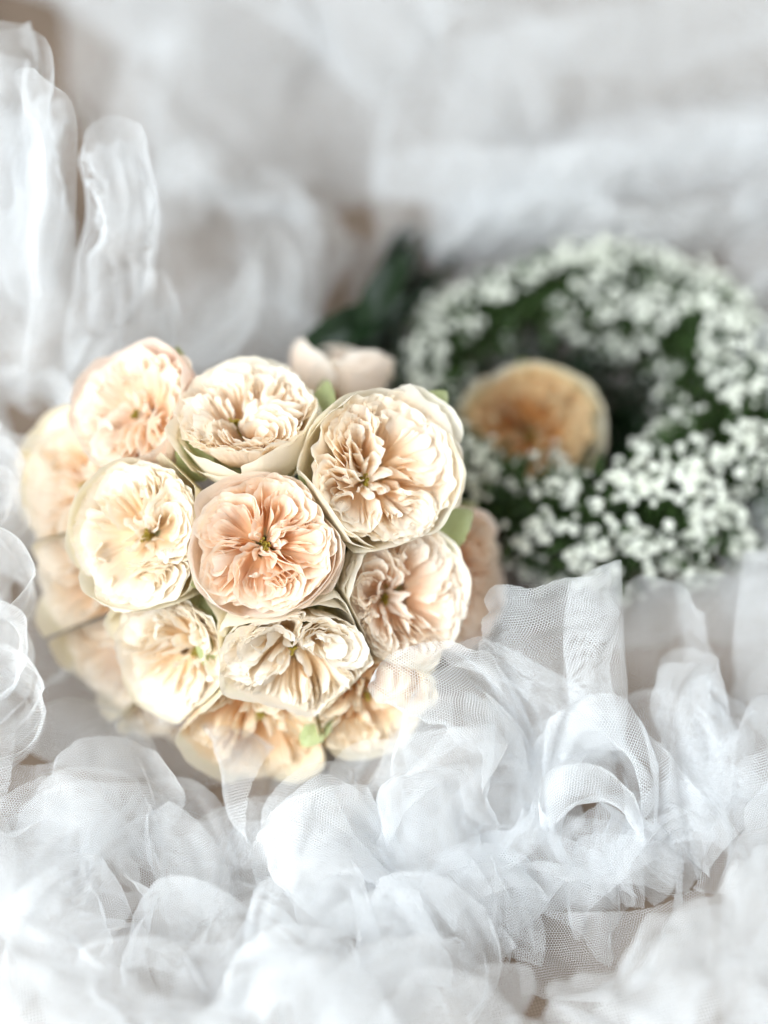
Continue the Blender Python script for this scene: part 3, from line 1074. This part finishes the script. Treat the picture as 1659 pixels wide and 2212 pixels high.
sheet2(t1, [[(830, 1690, .03), (850, 1630, .055), (930, 1600, .065), (1020, 1595, .065), (1090, 1640, .04)],
           [(800, 1760, .01), (860, 1720, .045), (940, 1720, .06), (1030, 1720, .05), (1120, 1720, .02)],
           [(850, 1850, .005), (900, 1840, .02), (960, 1850, .03), (1060, 1860, .02), (1150, 1840, .01)]], (1.2, 1.25), 4, noise=.006, pleat=(2, .005, .3), hold=.05)
# arching bands
sheet2(t1, [[(1130, 1850, .015), (1150, 1760, .05), (1200, 1690, .07), (1280, 1650, .08), (1345, 1690, .07), (1410, 1770, .045), (1490, 1810, .03)],
           [(1190, 1860, .010), (1210, 1800, .035), (1250, 1750, .05), (1295, 1730, .055), (1340, 1790, .045), (1390, 1860, .025), (1470, 1900, .015)],
           [(1230, 1900, .006), (1250, 1860, .02), (1280, 1820, .03), (1310, 1810, .035), (1340, 1850, .025), (1390, 1900, .01), (1460, 1930, .006)]], (1.1, 1.12), 5, noise=.003, hold=.08, mat='tulle_net')
sheet2(t1, [[(1110, 1700, .02), (1150, 1600, .05), (1240, 1545, .07), (1340, 1540, .075), (1440, 1600, .06), (1520, 1690, .045), (1570, 1760, .03)],
           [(1180, 1740, .015), (1210, 1670, .04), (1270, 1630, .055), (1340, 1640, .06), (1400, 1700, .05), (1470, 1780, .035), (1540, 1830, .02)],
           [(1240, 1790, .010), (1260, 1740, .025), (1300, 1710, .035), (1340, 1730, .035), (1390, 1780, .03), (1450, 1850, .02), (1520, 1890, .01)]], (1.15, 1.15), 7, noise=.004, hold=.07, pleat=(1, .003, 1), mat='tulle_net')
sheet2(t1, [[(1360, 1800, .03), (1420, 1760, .045), (1500, 1740, .045), (1570, 1760, .04), (1600, 1830, .02)],
           [(1330, 1870, .01), (1400, 1850, .03), (1490, 1840, .035), (1560, 1850, .03), (1590, 1900, .01)]], (1.2, 1.2), 14, noise=.006)
sheet2(t1, [[(1340, 1265, .082), (1380, 1235, .088), (1440, 1240, .088), (1490, 1290, .08), (1530, 1360, .07)],
           [(1345, 1400, .045), (1390, 1410, .05), (1440, 1410, .045), (1490, 1420, .045), (1540, 1440, .045)],
           [(1355, 1530, .006), (1400, 1530, .006), (1450, 1525, .006), (1490, 1515, .006), (1540, 1510, .006)]], (1.0, 1.12), 7, pleat=(2.5, .004, .2), **FN)
sheet2(t1, [[(1490, 1420, .065), (1520, 1410, .07), (1540, 1440, .065)], [(1460, 1530, .045), (1510, 1530, .055), (1545, 1540, .05)],
           [(1430, 1600, .02), (1520, 1620, .04), (1590, 1640, .03)], [(1420, 1690, .006), (1530, 1700, .02), (1640, 1720, .01)]], (1.05, 1.2), 8, ragged=.12, noise=.004, hold=.07, pleat=(1.5, .004, 1.))
sheet2(t1, [[(1420, 1235, .055), (1500, 1215, .06), (1600, 1215, .065), (1700, 1240, .06), (1780, 1260, .05)],
           [(1490, 1400, .03), (1550, 1400, .035), (1620, 1410, .035), (1700, 1430, .03), (1780, 1440, .03)],
           [(1540, 1540, .006), (1590, 1550, .006), (1650, 1560, .006), (1710, 1570, .006), (1780, 1580, .006)]], (1.0, 1.12), 9, pleat=(3, .005, .9), **FN)
sheet2(t1, [[(1560, 1720, .03), (1620, 1640, .05), (1700, 1620, .05)], [(1580, 1800, .02), (1640, 1740, .04), (1720, 1740, .04)],
           [(1600, 1880, .01), (1660, 1860, .02), (1740, 1860, .02)]], (1.2, 1.2), 15, noise=.006)
sheet2(t1, [[(1000, 1860, .01), (1080, 1820, .03), (1180, 1800, .04), (1270, 1800, .035)],
           [(990, 1950, .01), (1090, 1920, .03), (1190, 1910, .03), (1280, 1900, .02)],
           [(1030, 2010, .006), (1120, 2010, .01), (1210, 2000, .01), (1290, 1980, .006)]], (1.1, 1.25), 16, noise=.005, pleat=(1.5, .005, .8), hold=.06)
sheet2(t1, [[(1230, 1860, .02), (1330, 1850, .035), (1430, 1860, .035), (1500, 1880, .02)],
           [(1220, 1960, .01), (1320, 1950, .025), (1410, 1950, .025), (1480, 1960, .01)]], (1.15, 1.3), 17, noise=.006, pleat=(2, .004, .1))
for i, (x, y, z0, hf, hi, wd, tn) in enumerate([
        (1010, 1640, .025, .022, .035, .030, .3), (920, 1760, .01, .026, .036, .032, -.5), (1080, 1790, .012, .024, .030, .030, .7), (1230, 1760, .012, .026, .034, .034, .1),
        (1420, 1700, .015, .026, .030, .030, -.6), (1530, 1650, .01, .020, .040, .028, 1.0), (1350, 1890, .01, .028, .028, .030, .4), (1180, 1960, .008, .026, .026, .030, -.3),
        (960, 1900, .01, .028, .030, .034, .9), (1520, 1830, .01, .024, .030, .030, -.2), (1010, 1990, .01, .024, .024, .030, .2)]):
    loop(t1, x, y, z0, hf, hi, wd, tn, 200 + i, pleat=(1.5, .002, i * 1.1))
    loop(t1, x + 70 - 45 * (i % 4), y - 40 + 30 * (i % 3), z0 + .008, hf * .6, hi * .75, wd * .75, tn + 1.2 + i, 400 + i, pleat=(2, .0025, i * .7), bend=.12, noise=.004, freq=110)
# --- heap below the bouquet
t2 = tulle_thing(350, 1800, 'crumpled sheer tulle just below the bouquet')
sheet2(t2, [[(-60, 1670, .05), (90, 1645, .05), (200, 1640, .05), (290, 1700, .045)],
           [(-60, 1800, .03), (100, 1780, .05), (240, 1760, .05), (345, 1800, .03)],
           [(-60, 1960, .02), (100, 1950, .02), (240, 1940, .02), (350, 1960, .01)]], (1.12, 1.3), 45, noise=.006, pleat=(2, .006, .4), hold=.06)
sheet2(t2, [[(320, 1780, .01), (480, 1765, .015), (620, 1755, .015), (760, 1800, .01)],
           [(360, 1850, .015), (500, 1850, .022), (640, 1845, .022), (760, 1850, .01)],
           [(420, 1960, .005), (520, 1980, .01), (640, 1960, .01), (740, 1930, .005)]], (1.12, 1.3), 41, noise=.006, pleat=(3, .004, .4), hold=.06)
sheet2(t2, [[(610, 1850, .03), (640, 1750, .06), (720, 1720, .06), (800, 1790, .04)],
           [(640, 1930, .02), (690, 1850, .05), (780, 1840, .04), (850, 1880, .02)],
           [(760, 2080, .01), (800, 2020, .02), (860, 1990, .02), (920, 1980, .01)]], (1.12, 1.25), 42, noise=.005, pleat=(1.5, .004, 1), hold=.06, mat='tulle_net')
for i, (x, y, w, h, z) in enumerate([(100, 1850, 320, 260, .03), (180, 1990, 340, 160, .02)]):
    sheet(t2, [[(x - w / 2, y - h / 2, z), (x, y - h / 2 - 30, z * 1.6), (x + w / 2, y - h / 2, z)],
               [(x - w / 2, y, z), (x, y, z * 2.0), (x + w / 2, y + 20, z)],
               [(x - w / 2, y + h / 2, z * .4), (x + 20, y + h / 2, z), (x + w / 2, y + h / 2, z * .4)]], (1.35, 1.35), 50 + i, noise=.014, freq=45, bend=.4)
for i, (x, y, z0, hf, hi, wd, tn) in enumerate([
        (715, 1840, .01, .020, .034, .030, .5), (390, 1860, .008, .022, .024, .028, -.4), (530, 1880, .006, .024, .018, .026, .3), (225, 1830, .018, .026, .028, .034, .2),
        (330, 1930, .01, .026, .028, .032, -.7), (620, 1920, .006, .026, .020, .026, .1), (120, 1880, .02, .030, .028, .034, .6), (780, 1900, .006, .024, .024, .028, -.8)]):
    loop(t2, x, y, z0, hf, hi, wd, tn, 230 + i, pleat=(1.5, .002, i * 1.1))
    loop(t2, x + 60 - 40 * (i % 4), y + 10 + 25 * (i % 3), z0 + .002, hf * .6, hi * .7, wd * .75, tn + 1.2 + i, 430 + i, pleat=(2, .0025, i * .7), bend=.12, noise=.004, freq=110)
# --- soft heap nearest the camera
t3 = tulle_thing(500, 2150, 'soft blurred tulle heap nearest the camera, below the crumpled folds')
for i, (x, y, w, h, z) in enumerate([(40, 2120, 380, 240, .07), (300, 2190, 380, 220, .07), (620, 2200, 380, 220, .08), (900, 2200, 380, 220, .07), (100, 2270, 480, 200, .09),
                                     (600, 2290, 600, 200, .10), (1000, 2290, 500, 200, .08)]):
    sheet(t3, [[(x - w / 2, y - h / 2, z * .6), (x, y - h / 2 - 20, z * .9), (x + w / 2, y - h / 2, z * .6)],
               [(x - w / 2, y, z * .8), (x, y, z * 1.1), (x + w / 2, y + 20, z * .8)],
               [(x - w / 2, y + h / 2, z * .9), (x + 20, y + h / 2, z), (x + w / 2, y + h / 2, z * .9)]], (1.2, 1.25), 70 + i, noise=.010, freq=45, bend=.3, mat='tulle_fine', pleat=(2, .005, i * 1.3))
for i, (x, y, z0, hf, hi, wd, tn) in enumerate([(150, 2090, .02, .028, .036, .034, .5), (420, 2120, .02, .026, .034, .034, -.4), (680, 2080, .025, .022, .040, .03, .3), (930, 2080, .02, .026, .034, .034, -.2), (560, 2160, .02, .03, .034, .034, .9), (820, 2160, .02, .03, .034, .034, .6)]):
    loop(t3, x, y, z0, hf, hi, wd, tn, 260 + i, pleat=(1.5, .002, i * 1.1), mat='tulle_fine')
    loop(t3, x + 60 - 40 * (i % 4), y + 20 + 20 * (i % 3), z0 + .01, hf * .6, hi * .7, wd * .75, tn + 1.2 + i, 460 + i, pleat=(2, .003, i * .7), bend=.12, noise=.004, freq=110)
t4 = tulle_thing(1500, 2080, 'bright smooth tulle swell at the lower corner')
for i, rows in enumerate([
        [[(1180, 2200, .05), (1320, 2060, .06), (1480, 1920, .065), (1680, 1760, .07)], [(1260, 2230, .07), (1400, 2110, .085), (1560, 2000, .095), (1720, 1880, .10)],
         [(1360, 2280, .08), (1480, 2200, .10), (1620, 2120, .11), (1760, 2040, .11)]],
        [[(1320, 2130, .06), (1440, 2000, .07), (1580, 1900, .08), (1720, 1820, .085)], [(1400, 2200, .09), (1500, 2110, .10), (1620, 2030, .11), (1740, 1960, .11)],
         [(1460, 2290, .09), (1560, 2230, .11), (1660, 2170, .12), (1760, 2110, .12)]],
        [[(1100, 2240, .05), (1260, 2160, .07), (1420, 2120, .08), (1600, 2060, .09)], [(1140, 2290, .06), (1300, 2240, .09), (1460, 2210, .10), (1640, 2160, .11)],
         [(1180, 2340, .06), (1340, 2320, .09), (1500, 2300, .10), (1680, 2260, .11)]]]):
    sheet(t4, rows, (1.12, 1.15), 90 + i, noise=.004, freq=40, mat='tulle_fine', pleat=(2.5, .004, i * 1.7), hold=.08)
# --- standing ruffle beside the bouquet
t5 = tulle_thing(60, 900, 'tall upright tulle ruffle standing beside the bouquet')
ST = dict(ragged=.03, noise=.003, hold=.22, bend=.15, iters=40)
sheet(t5, [[(-60, 250, 0.227), (0, 235, 0.232), (40, 250, 0.227), (75, 218, 0.237), (131, 192, 0.242)],
           [(-60, 450, 0.192), (0, 440, 0.202), (40, 430, 0.192), (90, 430, 0.207), (120, 430, 0.197)],
           [(-60, 680, 0.142), (0, 680, 0.147), (40, 680, 0.142), (95, 690, 0.152), (140, 700, 0.142)],
           [(-60, 900, 0.068), (0, 900, 0.068), (50, 900, 0.068), (110, 880, 0.068), (180, 860, 0.058)]], (1.03, 1.45), 110, pleat=(2, .0045, 0.9), **ST)
sheet(t5, [[(-80, 100, 0.262), (-20, 130, 0.257), (40, 110, 0.252), (90, 190, 0.242)],
           [(-80, 400, 0.192), (0, 380, 0.202), (70, 400, 0.192), (130, 420, 0.182)],
           [(-80, 760, 0.108), (0, 760, 0.108), (90, 760, 0.108), (170, 760, 0.098)]], (1.03, 1.45), 111, pleat=(2, .0045, 1.8), **ST)
sheet(t5, [[(-80, 60, 0.242), (0, 55, 0.242), (40, 45, 0.242), (75, 90, 0.222)],
           [(-80, 300, 0.172), (0, 300, 0.172), (50, 300, 0.172), (120, 300, 0.162)],
           [(-80, 600, 0.088), (0, 600, 0.088), (70, 600, 0.088), (150, 600, 0.078)]], (1.03, 1.4), 109, pleat=(2, .0045, 0.0), **ST)
sheet(t5, [[(205, 320, 0.202), (235, 295, 0.212), (262, 280, 0.212), (302, 335, 0.207)],
           [(205, 450, 0.172), (225, 480, 0.187), (262, 470, 0.177), (300, 480, 0.182)],
           [(175, 640, 0.137), (220, 640, 0.157), (250, 650, 0.142), (297, 620, 0.152)],
           [(150, 800, 0.078), (200, 800, 0.088), (240, 800, 0.078), (290, 780, 0.078)]], (1.0, 1.25), 112, ragged=.02, noise=.0015, hold=.25, bend=.1, iters=40, pleat=(1.0, .003, .4))
sheet(t5, [[(160, 700, 0.132), (230, 625, 0.147), (330, 610, 0.142), (342, 650, 0.132)],
           [(140, 830, 0.098), (220, 780, 0.108), (300, 740, 0.108), (370, 750, 0.093)],
           [(110, 960, 0.048), (200, 900, 0.058), (300, 880, 0.058), (380, 860, 0.048)]], (1.1, 1.3), 113, **ST)
sheet(t5, [[(140, 780, 0.108), (230, 720, 0.132), (320, 690, 0.132), (375, 720, 0.098)],
           [(120, 900, 0.068), (210, 860, 0.078), (300, 840, 0.078), (390, 840, 0.058)],
           [(90, 990, 0.028), (200, 940, 0.028), (300, 900, 0.028), (390, 900, 0.028)]], (1.1, 1.3), 114, **ST)
for i, (x0, x1, y0, y1) in enumerate([(-70, 30, 120, 640), (20, 128, 215, 660), (206, 300, 305, 700)]):
    sheet(t5, [[(x0, y0 + 30, .235 - .00013 * y0), ((x0 + x1) / 2, y0 + 5, .24 - .00013 * y0), (x1, y0, .24 - .00013 * y0)],
               [(x0 + 5, (y0 + y1) / 2, .19 - .00004 * y0), ((x0 + x1) / 2, (y0 + y1) / 2, .20 - .00004 * y0), (x1, (y0 + y1) / 2, .195 - .00004 * y0)],
               [(x0, y1, .12), ((x0 + x1) / 2, y1, .125), (x1, y1 - 20, .12)]], (1.02, 1.5), 115 + i * 1000, ragged=.03, noise=.003, freq=100, hold=.10, bend=.08, iters=60, pleat=(3.5, .004, i * 1.3), mat='tulle_net')
for i, (y, x) in enumerate([(850, 115), (985, 45), (1060, 20), (1230, 48), (1370, 38), (1480, 52)]):
    sheet(t5, [[(-130, y - 100, .10), (-50, y - 90, .115), (x - 30, y - 50, .12), (x, y + 5, .12), (x - 30, y + 60, .115), (-60, y + 50, .11)],
               [(-130, y + 40, .05), (-50, y + 60, .05), (x - 40, y + 60, .05), (x - 20, y + 110, .05), (x - 60, y + 150, .05), (-90, y + 150, .05)]],
          (1.05, 1.12), 120 + i, noise=.004, hold=.08, bend=.35)
for i, (x0, x1, y0, y1) in enumerate([(-150, 130, 420, 800), (-150, 20, 780, 1250), (-150, 30, 1200, 1650), (-150, 170, 250, 640)]):
    sheet(t5, [[(x0, y0, .13), ((x0 + x1) / 2, y0, .12), (x1, y0 + 20, .09)], [(x0, (y0 + y1) / 2, .09), ((x0 + x1) / 2, (y0 + y1) / 2, .08), (x1, (y0 + y1) / 2, .05)],
               [(x0, y1, .05), ((x0 + x1) / 2, y1, .04), (x1 + 20, y1, .02)]], (1.2, 1.4), 130 + i, noise=.012, bend=.35, mat='tulle_fine')
# --- puffs behind the bouquet
t6 = tulle_thing(520, 650, 'blurred curled tulle puff behind the top rose of the bouquet')
sheet(t6, [[(385, 690, .085), (420, 650, .10), (470, 600, .105), (515, 545, .115), (555, 560, .11), (592, 580, .10)],
           [(400, 740, .07), (440, 700, .085), (485, 690, .085), (520, 640, .09), (560, 650, .085), (595, 660, .08)],
           [(420, 820, .03), (460, 800, .04), (500, 800, .04), (530, 780, .05), (570, 780, .04), (600, 780, .04)]], (1.05, 1.7), 140, noise=.008, hold=.06)
sheet(t6, [[(300, 420, .10), (420, 380, .11), (560, 440, .11), (660, 480, .09)],
           [(320, 580, .05), (440, 560, .06), (560, 600, .06), (680, 620, .05)],
           [(340, 760, .01), (460, 780, .01), (580, 800, .01), (700, 760, .01)]], (1.2, 1.5), 141, noise=.016, mat='tulle_fine')
sheet(t6, [[(480, 420, .06), (600, 380, .08), (690, 420, .07)], [(520, 560, .04), (620, 540, .05), (690, 560, .04)],
           [(540, 700, .01), (620, 700, .01), (690, 680, .01)]], (1.2, 1.5), 142, noise=.014, mat='tulle_fine')
# --- drapes across the back
t7 = tulle_thing(900, 250, 'broad out of focus tulle drapes across the far end', name='tulle_drape')
for i, rows in enumerate([
        [[(90, -150, .10), (500, -180, .16), (1000, -200, .18), (1900, -200, .2)], [(110, 120, .03), (500, 80, .10), (1000, 60, .14), (1900, 60, .16)],
         [(300, 420, .01), (560, 440, .03), (1000, 470, .05), (1800, 380, .05)]],
        [[(250, 60, .06), (600, 0, .10), (900, 60, .14), (1200, 160, .10)], [(250, 250, .04), (600, 220, .07), (900, 240, .10), (1200, 300, .06)],
         [(280, 460, .01), (620, 470, .02), (900, 480, .02), (1150, 480, .01)]],
        [[(900, 440, .05), (1150, 380, .08), (1400, 300, .10), (1800, 220, .12)], [(900, 490, .03), (1150, 460, .06), (1400, 410, .07), (1800, 330, .09)],
         [(900, 530, .005), (1200, 520, .01), (1450, 500, .01), (1800, 450, .02)]],
        [[(950, 160, .08), (1200, 100, .13), (1500, 60, .15), (1800, 40, .16)], [(950, 300, .05), (1200, 280, .09), (1500, 240, .10), (1800, 200, .11)],
         [(980, 440, .02), (1250, 400, .03), (1500, 330, .04), (1800, 280, .05)]],
        [[(1000, 500, .04), (1250, 440, .07), (1500, 400, .09), (1800, 340, .10)], [(1000, 540, .01), (1250, 520, .02), (1500, 500, .03), (1800, 470, .03)],
         [(1000, 560, .004), (1250, 550, .004), (1500, 540, .004), (1800, 520, .004)]]]):
    sheet(t7, rows, (1.12, 1.15), 160 + i, res=.010, noise=.010, freq=20, iters=60, bend=.45, ragged=.02, mat='tulle_fine')
sheet(t7, [[(-100, -420, .10), (500, -450, .12), (1100, -450, .12), (1900, -420, .12)], [(-50, -180, .08), (500, -200, .14), (1100, -200, .15), (1900, -200, .15)],
           [(60, 40, .03), (500, 40, .08), (1100, 30, .09), (1900, 30, .09)]], (1.1, 1.12), 170, res=.012, noise=.010, freq=20, iters=50, bend=.4, mat='tulle_fine')
for i, (y0, y1) in enumerate([(505, 290), (455, 200), (530, 380)]):
    sheet(t7, [[(960, y0 - 20, .05), (1200, y0 - 20 - (y0 - y1) * .35, .07), (1450, y1 + 60, .09), (1800, y1 - 30, .11)],
               [(960, y0 + 15, .03), (1200, y0 + 15 - (y0 - y1) * .3, .055), (1450, y1 + 110, .07), (1800, y1 + 40, .09)],
               [(960, y0 + 35, .008), (1200, y0 + 45 - (y0 - y1) * .25, .02), (1450, y1 + 160, .03), (1800, y1 + 110, .04)]],
          (1.1, 1.1), 175 + i, res=.009, ragged=.02, noise=.004, freq=30, hold=.08, pleat=(1.0, .004, i), mat='tulle_fine')
sheet(t1, [[(1120, 1990, .02), (1240, 1960, .035), (1380, 1930, .04), (1480, 1900, .03)], [(1150, 2060, .02), (1270, 2040, .03), (1400, 2010, .035), (1500, 1980, .03)],
           [(1200, 2120, .01), (1300, 2110, .02), (1420, 2090, .02), (1520, 2060, .02)]], (1.2, 1.25), 19, noise=.006, freq=90, bend=.15, pleat=(2, .004, .6))
t8 = tulle_thing(1620, 600, 'white tulle edge rising beyond the bright side of the wreath')
sheet(t8, [[(1600, 590, .06), (1660, 520, .08), (1800, 500, .09)], [(1610, 640, .03), (1680, 640, .04), (1800, 640, .05)],
           [(1640, 720, .005), (1700, 760, .01), (1800, 780, .01)]], (1.2, 1.3), 180, noise=.010, mat='tulle_fine')
# --- thin layer on the floor under the bouquet
t9 = tulle_thing(400, 1500, 'flat sheer tulle layer on the brown cloth under the bouquet', name='tulle_layer')
sheet(t9, [[(100, 700, .006), (500, 600, .006), (760, 620, .006)], [(0, 1200, .006), (500, 1200, .006), (900, 1200, .006)],
           [(0, 1750, .006), (500, 1750, .006), (760, 1700, .006)]], (1.15, 1.15), 190, res=.007, noise=.010, freq=40, mat='tulle')
sheet(t9, [[(760, 520, .004), (1200, 480, .006), (1800, 480, .006)], [(800, 900, .005), (1200, 900, .005), (1800, 900, .005)],
           [(900, 1300, .006), (1300, 1350, .006), (1800, 1350, .006)]], (1.1, 1.1), 191, res=.009, noise=.008, freq=40, mat='tulle')
# --- the same cloth goes on beside the frame
k = 0
for th, x0, x1, ys in ((t8, 1640, 2150, (480, 780, 1080)), (t1, 1660, 2150, (1330, 1560, 1800)), (t4, 1690, 2150, (2000, 2220)), (t5, -620, -110, (150, 520, 900, 1260)), (t2, -560, -40, (1600, 1850)),
                       (t3, -560, -100, (2100,)), (t3, 0, 620, (2480,)), (t4, 620, 1300, (2480,)), (t4, 1300, 1950, (2460,))):
    for y in ys:
        xm, hh = (x0 + x1) / 2, 190
        zz = 0.05 + 0.015 * math.sin(2.3 * k)
        sheet(th, [[(x0, y - hh, zz * .6), (xm, y - hh - 20, zz), (x1, y - hh, zz * .6)], [(x0, y, zz), (xm, y, zz * 1.3), (x1, y + 10, zz * .9)],
                   [(x0, y + hh, zz * .3), (xm, y + hh, zz * .6), (x1, y + hh, zz * .3)]], (1.2, 1.3), 500 + k, res=.007, noise=.010, freq=50, pleat=(3, .007, k * 1.3), mat='tulle_fine', up=True)
        k += 1
